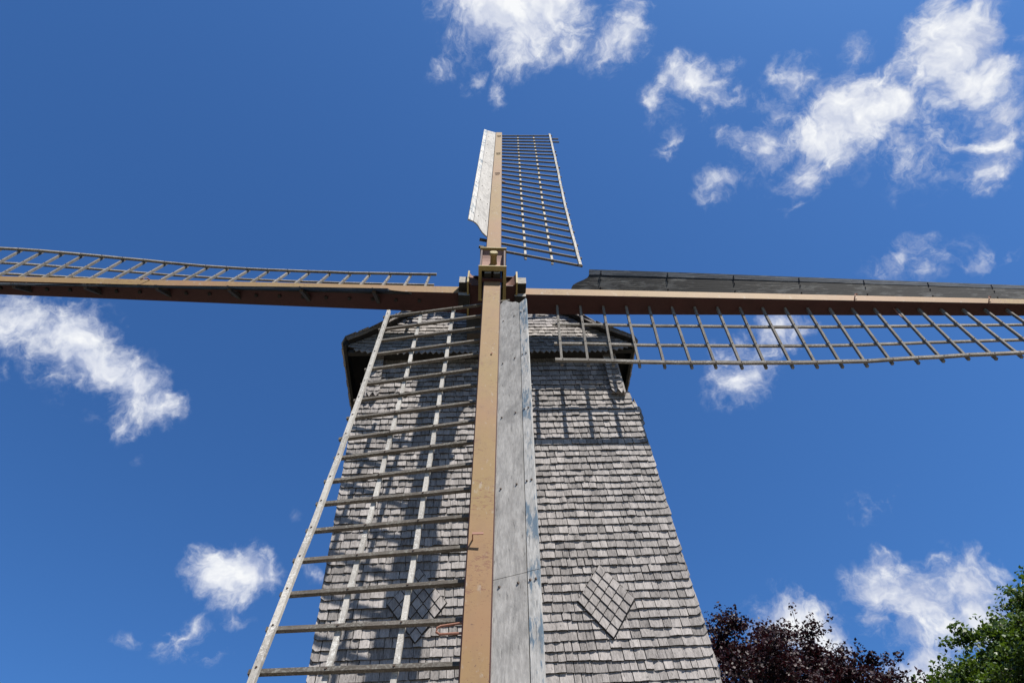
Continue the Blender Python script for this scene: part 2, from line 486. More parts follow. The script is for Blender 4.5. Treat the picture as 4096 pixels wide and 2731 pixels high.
# ------------------------------------------------------------------ building helpers
ROOT_INV = {}

def make_obj(name, verts, faces, mats, parent=None, midx=None, tone=None, smooth=False):
    me = bpy.data.meshes.new(name)
    me.from_pydata([tuple(map(float, v)) for v in verts], [], faces)
    for mm in (mats if isinstance(mats, (list, tuple)) else [mats]):
        me.materials.append(mm)
    if midx is not None:
        me.polygons.foreach_set('material_index', midx)
    a = me.attributes.new('tone', 'FLOAT', 'FACE')
    if tone is None:
        tone = 0.5
    if isinstance(tone, (int, float)):
        tone = [tone] * len(faces)
    a.data.foreach_set('value', tone)
    if smooth:
        me.polygons.foreach_set('use_smooth', [True] * len(faces))
    me.update()
    o = bpy.data.objects.new(name, me)
    COL.objects.link(o)
    attach(o, parent)
    return o

def attach(o, parent):
    if parent is not None:
        o.parent = parent
        inv = ROOT_INV.get(parent.name)
        if inv is not None:
            o.matrix_parent_inverse = inv

def empty(name, loc, label, category, group=None):
    o = bpy.data.objects.new(name, None)
    o.empty_display_size = 0.5
    o.location = loc
    COL.objects.link(o)
    o['label'] = label
    o['category'] = category
    if group:
        o['group'] = group
    ROOT_INV[o.name] = Matrix.Translation(-Vector(loc))
    return o

class MB:
    """collects pieces for one mesh object"""
    def __init__(self):
        self.v, self.f, self.mi, self.t = [], [], [], []
    def add(self, verts, faces, mi=0, tone=0.5):
        b = len(self.v)
        self.v += [tuple(map(float, q)) for q in verts]
        for i, fc in enumerate(faces):
            self.f.append([b + k for k in fc])
            self.mi.append(mi[i] if isinstance(mi, (list, tuple)) else mi)
            self.t.append(tone)
    def box8(self, c, mi=0, tone=0.5):
        """c: 4 corners of one face, then the 4 matching corners of the opposite face"""
        self.add(c, [(0, 1, 2, 3), (7, 6, 5, 4), (0, 4, 5, 1), (1, 5, 6, 2), (2, 6, 7, 3), (3, 7, 4, 0)], mi, tone)
    def box(self, x0, x1, y0, y1, z0, z1, mi=0, tone=0.5, fn=None):
        c = [(x0, y0, z0), (x1, y0, z0), (x1, y0, z1), (x0, y0, z1),
             (x0, y1, z0), (x1, y1, z0), (x1, y1, z1), (x0, y1, z1)]
        if fn:
            c = [fn(*q) for q in c]
        self.box8(c, mi, tone)
    def tube(self, pts, r, seg=8, mi=0, tone=0.5, cap=True):
        pts = [np.array(p, float) for p in pts]
        rr = r if isinstance(r, (list, tuple)) else [r] * len(pts)
        b = len(self.v)
        up = np.array([0.31, 0.2, 0.93])
        for i, p in enumerate(pts):
            d = pts[min(i + 1, len(pts) - 1)] - pts[max(i - 1, 0)]
            d /= np.linalg.norm(d)
            a = np.cross(d, up)
            if np.linalg.norm(a) < 1e-3:
                a = np.cross(d, np.array([1.0, 0, 0]))
            a /= np.linalg.norm(a)
            c = np.cross(d, a)
            for k in range(seg):
                t = 2 * PI * k / seg
                self.v.append(tuple(p + rr[i] * (math.cos(t) * a + math.sin(t) * c)))
        for i in range(len(pts) - 1):
            for k in range(seg):
                k2 = (k + 1) % seg
                self.f.append([b + i * seg + k, b + i * seg + k2, b + (i + 1) * seg + k2, b + (i + 1) * seg + k])
                self.mi.append(mi); self.t.append(tone)
        if cap:
            self.f.append([b + k for k in range(seg)][::-1]); self.mi.append(mi); self.t.append(tone)
            e = b + (len(pts) - 1) * seg
            self.f.append([e + k for k in range(seg)]); self.mi.append(mi); self.t.append(tone)
    def build(self, name, mats, parent=None, smooth=False):
        return make_obj(name, self.v, self.f, mats, parent, self.mi, self.t, smooth)

# ------------------------------------------------------------------ ground
def build_ground():
    n = 40
    ext = [-3000, -1200, -500, -220, -120] + [-80 + 160 * i / 30 for i in range(31)] + [120, 220, 500, 1200, 3000]
    vs, fs = [], []
    rg = random.Random(5)
    for y in ext:
        for x in ext:
            r = math.hypot(x, y - 4)
            z = -2.6 * min(1, max(0, (r - 9) / 16)) ** 1.2
            if 12 < r < 300:
                z += rg.uniform(-0.08, 0.08)
            vs.append((x, y, z))
    k = len(ext)
    for j in range(k - 1):
        for i in range(k - 1):
            fs.append((j * k + i, j * k + i + 1, (j + 1) * k + i + 1, (j + 1) * k + i))
    m, nt, b = mat_base('grass', 0.95, 0.1)
    g = G(nt)
    p = g.pos()
    c = g.mix(g.rng(g.noise(p, 0.35, 5, 0.6), 0.35, 0.65), (0.05, 0.07, 0.022), (0.085, 0.10, 0.035))
    c = g.mix(g.rng(g.noise(p, 22, 4, 0.7), 0.4, 0.7), c, (0.035, 0.045, 0.016))
    # unseen pale ground ring added to bounce light onto the wall, grass beyond it
    geo = g.n('ShaderNodeNewGeometry')
    ln = g.n('ShaderNodeVectorMath', operation='LENGTH')
    g.link(geo.outputs['Position'], ln.inputs[0])
    edge = g.m('ADD', ln.outputs['Value'], g.m('MULTIPLY', g.noise(p, 0.6, 4, 0.6), 3.0))
    bounce_gravel = g.mix(g.noise(p, 45, 4, 0.7), (0.30, 0.268, 0.23), (0.62, 0.56, 0.49))
    c = g.mix(g.rng(edge, 24.0, 25.0), bounce_gravel, c)
    g.link(c, b.inputs['Base Color'])
    g.bump(b, g.noise(p, 40, 3, 0.7), 0.8, 0.04)
    o = make_obj('ground', vs, fs, m)
    o['kind'] = 'structure'
build_ground()

# ------------------------------------------------------------------ the windmill
MILL = empty('windmill', (0, 4.1, 0),
             'old wooden post mill clad in grey oak shingles with four ochre-painted sails', 'windmill')

YB = 1.20                      # front wall plane
W2 = 2.30                      # half width of the wall
def Z(z):
    return HUB_Z + z

rnd = random.Random(11)

# body ---------------------------------------------------------------
core = MB()
core.box(-2.27, 2.27, YB + 0.012, 7.0, Z(-9.3), Z(-2.30))
core.box(-2.08, 2.08, YB + 0.012, 7.0, Z(-2.30) + 0.002, Z(-0.9))
WALL = core.build('wall', M['core'], MILL)
BOTTOM_BEAM = MB()
BOTTOM_BEAM.box(-2.36, 2.36, YB - 0.05, 7.08, Z(-9.55), Z(-9.302))
BOTTOM_BEAM.build('sill_beam', M['bark'], MILL)

def shingle(mb, x0, x1, zb, length, thick, fn, rg, clip0=0.0, clip1=0.0, tone=None, point=False, dz0=0.0, dz1=0.0):
    """one cleft shingle: (x, d, z) with d the distance out from the wall; fn maps to the world"""
    w = x1 - x0
    xs = [x0, x0 + w * rg.uniform(0.3, 0.42), x0 + w * rg.uniform(0.58, 0.7), x1]
    zz = [zb + dz0, zb + dz0 * 0.6 + dz1 * 0.4 + rg.uniform(-0.003, 0.003), zb + dz1 * 0.6 + dz0 * 0.4 + rg.uniform(-0.003, 0.003), zb + dz1]
    if clip0:
        zz[0] += clip0
    if clip1:
        zz[3] += clip1
    if point:
        xs = [x0, x0 + w * 0.5, x0 + w * 0.5 + 0.001, x1]
        zz = [zb + 0.10, zb, zb, zb + 0.10]
    cup = rg.uniform(-0.0045, 0.0055)
    lean = rg.uniform(-0.003, 0.003)
    ds = [thick - cup + lean, thick + cup, thick + cup, thick - cup - lean]
    top = zb + length
    v = []
    for x in xs:
        v.append(fn(x, 0.004, top))
    for x, d, z in zip(xs, ds, zz):
        v.append(fn(x, d, z))
    for x, d, z in zip(xs, ds, zz):
        v.append(fn(x, d - 0.022, z))
    f = [(4 + i, 5 + i, 1 + i, i) for i in range(3)]
    f += [(8 + i, 9 + i, 5 + i, 4 + i) for i in range(3)]
    f += [(0, 8, 4), (3, 7, 11)]
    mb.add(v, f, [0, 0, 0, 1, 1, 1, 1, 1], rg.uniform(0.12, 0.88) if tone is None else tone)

DIA = [(-1.14, -5.88), (1.165, -5.92)]
DW, DH = 0.355, 0.50

def front(x, d, z):
    return (x, YB - d, Z(z))

def half_width(z):
    if z > -2.28:
        return 2.09
    if z > -2.45:
        return 2.24
    if z > -2.6:
        return 2.30
    if z > -3.0:
        return 2.335
    return 2.305

def in_diamond(x, z, grow=0.0):
    for cx, cz in DIA:
        if abs(x - cx) / (DW + grow) + abs(z - cz) / (DH + grow) < 1:
            return True
    return False

singles, rest = [], MB()
row = 0
zb = -1.175
while zb > -9.25:
    hw = half_width(zb)
    x = -hw - rnd.uniform(0, 0.01)
    ph = rnd.uniform(0, 6.28)
    amp = rnd.uniform(0.002, 0.006)
    step = 0.0
    pend = 0.0
    while x < hw - 0.03:
        w = rnd.choice([rnd.uniform(0.075, 0.11), rnd.uniform(0.10, 0.14), rnd.uniform(0.12, 0.185)])
        x1 = min(x + w, hw + rnd.uniform(-0.006, 0.010))
        if hw - x1 < 0.055:
            x1 = hw + rnd.uniform(-0.006, 0.010)
        first, last = x < -hw + 0.02, x1 > hw - 0.02
        wave = amp * math.sin(1.7 * x + ph)
        if rnd.random() < 0.22:
            step = rnd.uniform(-0.009, 0.009)
        zz = zb + wave + step + rnd.uniform(-0.004, 0.004)
        xm = 0.5 * (x + x1)
        gap = rnd.choice([0.003, 0.005, 0.008, 0.012])
        if not in_diamond(xm, zz + 0.05, -0.12):
            mb = MB()
            shingle(mb, x + gap * 0.5, x1 - gap * 0.5, zz, 0.205, rnd.uniform(0.028, 0.042), front, rnd,
                    clip0=rnd.uniform(0.02, 0.05) if first and rnd.random() < 0.8 else 0,
                    clip1=rnd.uniform(0.02, 0.05) if last and rnd.random() < 0.8 else 0,
                    dz0=rnd.uniform(-0.004, 0.004), dz1=rnd.uniform(-0.004, 0.004))
            vis = -6.95 < zb < -4.95 and (xm > 0.42 or xm < -0.60)
            if vis:
                singles.append(mb)
            else:
                rest.add(mb.v, mb.f, mb.mi, mb.t[0])
        x = x1
    zb -= 0.125 + rnd.uniform(-0.004, 0.004)
    row += 1

singles.sort(key=lambda mb: min(q[2] for q in mb.v))
for i, mb in enumerate(singles):
    if i < 290:
        mb.build('shingle', [M['shingle'], M['end_shade']], WALL)
    else:
        rest.add(mb.v, mb.f, mb.mi, mb.t[0])
o = rest.build('shingle_courses', [M['shingle'], M['end_shade']], WALL)
o['kind'] = 'stuff'

# side walls and back, simple courses
side = MB()
rg = random.Random(21)
for sgn in (-1, 1):
    zb = -2.45
    while zb > -9.25:
        y = YB - 0.02
        while y < 7.0:
            y1 = min(y + rg.uniform(0.09, 0.17), 7.02)
            t = rg.uniform(0.022, 0.032)
            z = zb + rg.uniform(-0.008, 0.008)
            X = sgn * 2.272
            v = [(X, y + .003, Z(z + .2)), (X, y1 - .003, Z(z + .2)), (X + sgn * t, y1 - .003, Z(z)), (X + sgn * t, y + .003, Z(z)),
                 (X, y1 - .003, Z(z)), (X, y + .003, Z(z))]
            side.add(v, [(0, 1, 2, 3), (3, 2, 4, 5), (0, 3, 5), (1, 4, 2)], 0, rg.uniform(0.1, 0.9))
            y = y1
        zb -= 0.125
o = side.build('side_shingle_courses', M['shingle_side'], WALL)
o['kind'] = 'stuff'

# diamond panels ------------------------------------------------------
rg = random.Random(31)
for (cx, cz) in DIA:
    pan = MB()
    q = [(cx - DW - .01, cz), (cx, cz - DH - .012), (cx + DW + .01, cz), (cx, cz + DH + .012)]
    pan.box8([(a, YB - 0.034, Z(b)) for a, b in q] + [(a, YB - 0.004, Z(b)) for a, b in q], 0, 0.2)
    P = pan.build('diamond_panel', M['end_shade'], MILL)
    n = 5
    hw_, hh_ = DW / n, DH / n
    for i in range(n):
        for j in range(n):
            # lattice coordinates along the two upper edges
            tx = cx + (i - j) * hw_
            tz = cz + DH - (i + j + 1) * hh_
            b = rg.uniform(0.002, 0.006)
            e = 0.0045
            # bottom tip stands out, the top lies against the panel
            f0, f1 = YB - 0.0365, YB - 0.058 - b
            fm = 0.5 * (f0 + f1)
            v = [(tx, f0, Z(tz + hh_ - e)), (tx - hw_ + e, fm + rg.uniform(-.002, .002), Z(tz)), (tx, f1, Z(tz - hh_ + e)), (tx + hw_ - e, fm + rg.uniform(-.002, .002), Z(tz))]
            v += [(a, YB - 0.0345, c) for a, _, c in v]
            mb = MB()
            mb.add(v, [(0, 1, 2, 3), (1, 5, 6, 2), (2, 6, 7, 3), (0, 4, 5, 1), (3, 7, 4, 0)], [0, 1, 1, 1, 1], rg.uniform(0.25, 0.85))
            mb.build('diamond_shingle', [M['shingle'], M['end_shade']], P)

# corner strips under the eaves --------------------------------------
rg = random.Random(41)
for sgn in (-1, 1):
    mb = MB()
    xa, xb = sorted((sgn * 1.93, sgn * 2.115))
    mb.box(xa, xb, YB - 0.085, YB + 0.01, Z(-2.17), Z(-1.15), 0, 0.25)
    xa2, xb2 = sorted((sgn * 2.116, sgn * 2.15))
    mb.box(xa2, xb2, YB - 0.10, YB + 0.16, Z(-2.20), Z(-1.15), 0, 0.75)
    STRIP = mb.build('corner_strip', M['shingle'], MILL)
    def strip_fn(x, d, z):
        return (x, YB - 0.088 - d, Z(z))
    xa, xb = sorted((sgn * 1.915, sgn * 2.125))
    zb = -1.27
    while zb > -2.14:
        mid = xa + (xb - xa) * rg.uniform(0.4, 0.6)
        for k, (x0, x1) in enumerate(((xa, mid), (mid, xb))):
            mb = MB()
            shingle(mb, x0 + .002, x1 - .002, zb + rg.uniform(-.006, .006), 0.2, rg.uniform(0.022, 0.03), strip_fn, rg,
                    clip0=0.03 if k == 0 else 0, clip1=0.03 if k == 1 else 0)
            mb.build('shingle', [M['shingle'], M['end_shade']], STRIP)
        zb -= 0.118
    mid = 0.5 * (xa + xb)
    for x0, x1 in ((xa, mid), (mid, xb)):
        mb = MB()
        shingle(mb, x0 + .004, x1 - .004, zb - 0.02, 0.23, 0.026, strip_fn, rg, point=True)
        mb.build('shingle', [M['shingle'], M['end_shade']], STRIP)

# roof ------------------------------------------------------------------
ROOF_DX = -0.05
PROFILE = [(2.50, -1.16), (2.48, -0.97), (2.19, -0.69), (1.87, -0.35), (1.57, 0.08), (1.10, 0.48), (0.50, 0.82), (0.0, 0.98)]
def gable_y(z):
    return 0.965 + (z + 1.21) * 0.18
def roof_x(z):
    for (xa, za), (xb, zb_) in zip(PROFILE[:-1], PROFILE[1:]):
        if za <= z <= zb_:
            return xa + (xb - xa) * (z - za) / (zb_ - za)
    return 2.50 if z < -1.16 else 0.0

rf = MB()
for sgn in (-1, 1):
    prev = None
    for i, (x, z) in enumerate(PROFILE):
        # outward normal of the profile
        a = PROFILE[max(0, i - 1)]; b = PROFILE[min(len(PROFILE) - 1, i + 1)]
        dx, dz = b[0] - a[0], b[1] - a[1]
        l = math.hypot(dx, dz)
        nx, nz = dz / l, -dx / l
        ring = []
        for (tt, yy) in ((0.0, gable_y(z) - 0.09), (0.05, gable_y(z) - 0.09), (0.05, 7.3), (0.0, 7.3)):
            ring.append((sgn * (x + nx * tt) + ROOF_DX, yy, Z(z + nz * tt)))
        if prev:
            k = prev + ring
            rf.add(k, [(0, 1, 5, 4), (1, 2, 6, 5), (3, 0, 4, 7)], 0, 0.2)
        else:
            rf.add(ring, [(0, 1, 2, 3)], 0, 0.2)
        prev = ring
ROOF = rf.build('roof', M['black'], MILL)  # deck coloured black to paint in the shade under the roof

# roof covering: shingle butts along the slopes
rg = random.Random(51)
cov = MB()
for sgn in (-1, 1):
    segs = []
    for (a, b) in zip(PROFILE[:-1], PROFILE[1:]):
        l = math.hypot(b[0] - a[0], b[1] - a[1])
        nrow = max(1, round(l / 0.135))
        for k in range(nrow):
            segs.append((a, b, l, k / nrow, 1.0 / nrow))
    for (a, b, l, t0, dt) in segs:
        dx, dz = (b[0] - a[0]) / l, (b[1] - a[1]) / l
        nx, nz = dz, -dx
        y = None
        z_here = a[1] + (b[1] - a[1]) * t0
        y = gable_y(z_here) - 0.13 + rg.uniform(-.02, .02)
        while y < 7.35:
            y1 = y + rg.uniform(0.09, 0.17)
            th = rg.uniform(0.022, 0.036)
            s0 = t0 * l + rg.uniform(-.012, .008)
            s1 = s0 + 0.21
            def q(s, n_, yy):
                return (sgn * (a[0] + dx * s + nx * (0.052 + n_)) + ROOF_DX, yy, Z(a[1] + dz * s + nz * (0.052 + n_)))
            v = [q(s0, th, y + .003), q(s0, th, y1 - .003), q(s1, .003, y1 - .003), q(s1, .003, y + .003), q(s0, 0, y + .003), q(s0, 0, y1 - .003)]
            cov.add(v, [(0, 1, 2, 3), (4, 5, 1, 0), (0, 3, 4), (1, 5, 2)], 0, rg.uniform(.05, .7))
            y = y1
o = cov.build('roof_shingle_courses', M['shingle_side'], ROOF)
o['kind'] = 'stuff'

# gable under the roof, shingled, with a toothed lower edge
gb = MB()
zs = [-1.21, -1.07, -0.95, -0.68, -0.37, 0.08, 0.48, 0.82, 0.97]
prev = None
for z in zs:
    x = max(roof_x(z) - 0.02, 0.02)
    y = gable_y(z) + 0.03
    ring = [(ROOF_DX - x, y, Z(z)), (ROOF_DX + x, y, Z(z)), (ROOF_DX + x, y + 0.08, Z(z)), (ROOF_DX - x, y + 0.08, Z(z))]
    if prev:
        gb.add(prev + ring, [(0, 1, 5, 4), (2, 3, 7, 6), (1, 2, 6, 5), (3, 0, 4, 7)], 0, 0.2)
    else:
        gb.add(ring, [(0, 1, 2, 3)], 0, 0.2)
    prev = ring
gb.box(-2.12, 2.12, 1.0, YB + 0.02, Z(-1.205), Z(-1.165))
GABLE = gb.build('gable', M['black'], MILL)  # backing and soffit coloured black in place of eave shade

def gable_fn(x, d, z):
    lift = 0.10 * max(0.0, (abs(x) - 1.95) / 0.5) ** 1.4
    zz = z + lift * max(0.0, 1 - (z + 1.21) / 0.5)
    return (x + ROOF_DX, gable_y(z) + 0.028 - d, Z(zz))
rg = random.Random(61)
gsh = MB()
zb = -1.18
while zb < 0.8:
    hw = roof_x(zb + 0.05) - 0.01
    x = -hw
    while x < hw - 0.02:
        w = rg.uniform(0.085, 0.165)
        x1 = x + w if hw - x - w > 0.05 else hw
        mb = MB()
        shingle(mb, x + .002, x1 - .002, zb + rg.uniform(-.008, .008), 0.2, rg.uniform(0.02, 0.032), gable_fn, rg)
        gsh.add(mb.v, mb.f, mb.mi, mb.t[0])
        x = x1
    zb += 0.122
o = gsh.build('gable_shingle_courses', [M['shingle'], M['end_shade']], GABLE)
o['kind'] = 'stuff'
x = -2.38
while x < 2.36:
    w = rg.uniform(0.092, 0.108)
    xm = x + w / 2
    zl = -1.315 + rg.uniform(-.012, .012)
    mb = MB()
    v = [gable_fn(x + .002, .016, -1.16), gable_fn(x + .002, .016, zl + .085), gable_fn(xm, .022, zl), gable_fn(x + w - .002, .016, zl + .085), gable_fn(x + w - .002, .016, -1.16)]
    v2 = [(a, b + 0.016, c) for a, b, c in v]
    mb.add(v + v2, [(0, 1, 2, 3, 4), (9, 8, 7, 6, 5), (0, 5, 6, 1), (1, 6, 7, 2), (2, 7, 8, 3), (3, 8, 9, 4)], 0, rg.uniform(.2, .8))
    mb.build('pointed_shingle', M['shingle'], GABLE)
    x += w
# short verge boards closing the roof edge in front, lapped like steps
rg = random.Random(65)
for sgn in (-1, 1):
    for (xa, za), (xb, zb_) in zip(PROFILE[1:-1], PROFILE[2:]):
        l = math.hypot(xb - xa, zb_ - za)
        nx, nz = (zb_ - za) / l, -(xb - xa) / l
        for k in range(2):
            t0, t1 = k / 2 - 0.05, (k + 1) / 2 + 0.02
            lo, hi = rg.uniform(-.015, .0), rg.uniform(.055, .085)
            off = rg.uniform(0, .012)
            mb = MB()
            def q(t, n_, up_):
                x, z = xa + (xb - xa) * t, za + (zb_ - za) * t
                return (sgn * (x + nx * n_) + ROOF_DX, gable_y(z) - .115 - off, Z(z + nz * n_))
            c = [q(t0, lo, 0), q(t0, hi + .02, 0), q(t1, hi - .012, 0), q(t1, lo, 0)]
            c += [(a_, b_ + .022, d_) for a_, b_, d_ in c]
            mb.box8(c, 0, rg.uniform(0.0, 0.3))
            mb.build('verge_board', M['shingle_side'], ROOF)

# hatch boards round the neck of the wind shaft
mb = MB()
mb.box(-0.48, 0.48, 0.80, 1.05, Z(-0.95), Z(-0.30))
mb.build('neck_board', M['bark'], MILL)

# trestle under the body (below the picture)
tre = MB()
tre.box(-0.42, 0.42, 3.68, 4.52, 1.9, Z(-9.4))
tre.build('main_post', M['bark'], MILL)
for (ax, ay) in ((1, 0), (0, 1)):
    mb = MB()
    zc = 1.15 + 0.35 * ay
    hx, hy = (3.1, 0.2) if ax else (0.2, 3.1)
    mb.box(-hx, hx, 4.1 - hy, 4.1 + hy, zc, zc + 0.33)
    mb.build('cross_beam', M['bark'], MILL)
    for s in (-1, 1):
        mb = MB()
        mb.tube([(s * 2.8 * ax, 4.1 + s * 2.8 * ay, zc + 0.33), (s * 0.42 * ax, 4.1 + s * 0.42 * ay, 2.75)], 0.19, 6)
        mb.build('quarter_bar', M['bark'], MILL)
        mb = MB()
        px, py = s * 2.8 * ax, 4.1 + s * 2.8 * ay
        mb.box(px - .45, px + .45, py - .45, py + .45, -0.1, zc - 0.001)
        mb.build('brick_pier', M['brick'], MILL)

# ------------------------------------------------------------------ sails
U_ = np.array([0.99805, -0.01026, -0.06151])
V_ = np.array([0.06236, 0.16429, 0.98444])
N_ = np.array([0.0, 0.98636, -0.16461])
HUB = np.array([0.0, 0.0, HUB_Z])
def S(u, v, w):
    return HUB + u * U_ + v * V_ + w * N_
PITCH = 0.42
VC = -0.12
W_H = 0.425

def stock_half(s):
    return 0.150 - 0.0036 * s
def depth_half(s):
    return 0.200 - 0.0078 * s
def rise(s):
    return -0.14 + 0.0225 * s

class Sail:
    def __init__(self, kind):
        self.kind = kind
        self.horizontal = kind in ('left', 'right')
        self.w0 = W_H if self.horizontal else 0.0
        self.n0 = {'low': 2.80, 'up': 3.24, 'right': 2.80, 'left': 3.12}[kind]
    def P(self, s, l, w):
        """s along the stock, l to the lattice side, w to the back"""
        w = w + self.w0
        if self.kind == 'low':
            return S(-l, -s, w)
        if self.kind == 'up':
            return S(l, s, w)
        if self.kind == 'right':
            return S(s, rise(s) - l, w)
        return S(-s, rise(s) + l, w)
    def dirs(self):
        return {'low': (-V_, -U_), 'up': (V_, U_), 'right': (U_, -V_), 'left': (-U_, V_)}[self.kind]

def twist(s):
    return math.radians(float(np.interp(s, [1, 3, 5, 6.2, 8, 9.5, 12.4], [9.5, 10.5, 10, 8.5, 4, 1.0, -1.5])))
def board_twist(s):
    return math.radians(float(np.interp(s, [1.5, 3.5, 7.2, 12.4], [33, 31, 24, 14])))

def build_stock(horizontal):
    mb = MB()
    ss = np.linspace(-12.36, 12.36, 42)
    ss = np.insert(ss, 21, 0.0)
    prev = None
    for s in ss:
        a = abs(s)
        h, dh = stock_half(a), depth_half(a)
        w0 = (W_H if horizontal else 0.0) + 0.2
        # faces: front has a narrow rounded arris on both long edges
        e = 0.012
        c = [(-h + e, -dh), (h - e, -dh), (h, -dh + e), (h, dh), (-h, dh), (-h, -dh + e)]
        if horizontal:
            ring = [S(s, rise(a) + x, w0 + w) for x, w in c]
        else:
            ring = [S(x, s, w0 + w) for x, w in c]
        if prev is not None:
            k = prev + ring
            fs = [(i, (i + 1) % 6, 6 + (i + 1) % 6, 6 + i) for i in range(6)]
            if horizontal:
                fs = [f[::-1] for f in fs]
            mb.add(k, fs, [0, 1, 1, 1, 1, 1], 0.5)
        else:
            mb.add(ring, [tuple(range(6))], 1)
        prev = ring
    mb.add(prev, [tuple(range(6))], 1)
    return mb.build('stock', [M['tan'], M['maroon']], MILL)

STOCK_V = build_stock(False)
STOCK_V['label'] = 'upright stock carrying the upper and lower sails'
STOCK_H = build_stock(True)
STOCK_H['label'] = 'level stock carrying the left and right sails'

def beam(mb, A, B, e1, h1, h2, mi=0, tone=0.5):
    A, B = np.array(A), np.array(B)
    d = B - A
    d /= np.linalg.norm(d)
    e1 = e1 - d * (e1 @ d)
    e1 /= np.linalg.norm(e1)
    e2 = np.cross(d, e1)
    c = []
    for Pp in (A, B):
        for a, b in ((-1, -1), (1, -1), (1, 1), (-1, 1)):
            c.append(Pp + a * h1 * e1 + b * h2 * e2)
    mb.box8(c, mi, tone)

def disc(mb, c, nrm, r, h, mi=0, seg=7):
    nrm = np.array(nrm) / np.linalg.norm(nrm)
    mb.tube([np.array(c), np.array(c) + nrm * h], [r, r * 0.8], seg, mi)

rs = random.Random(71)

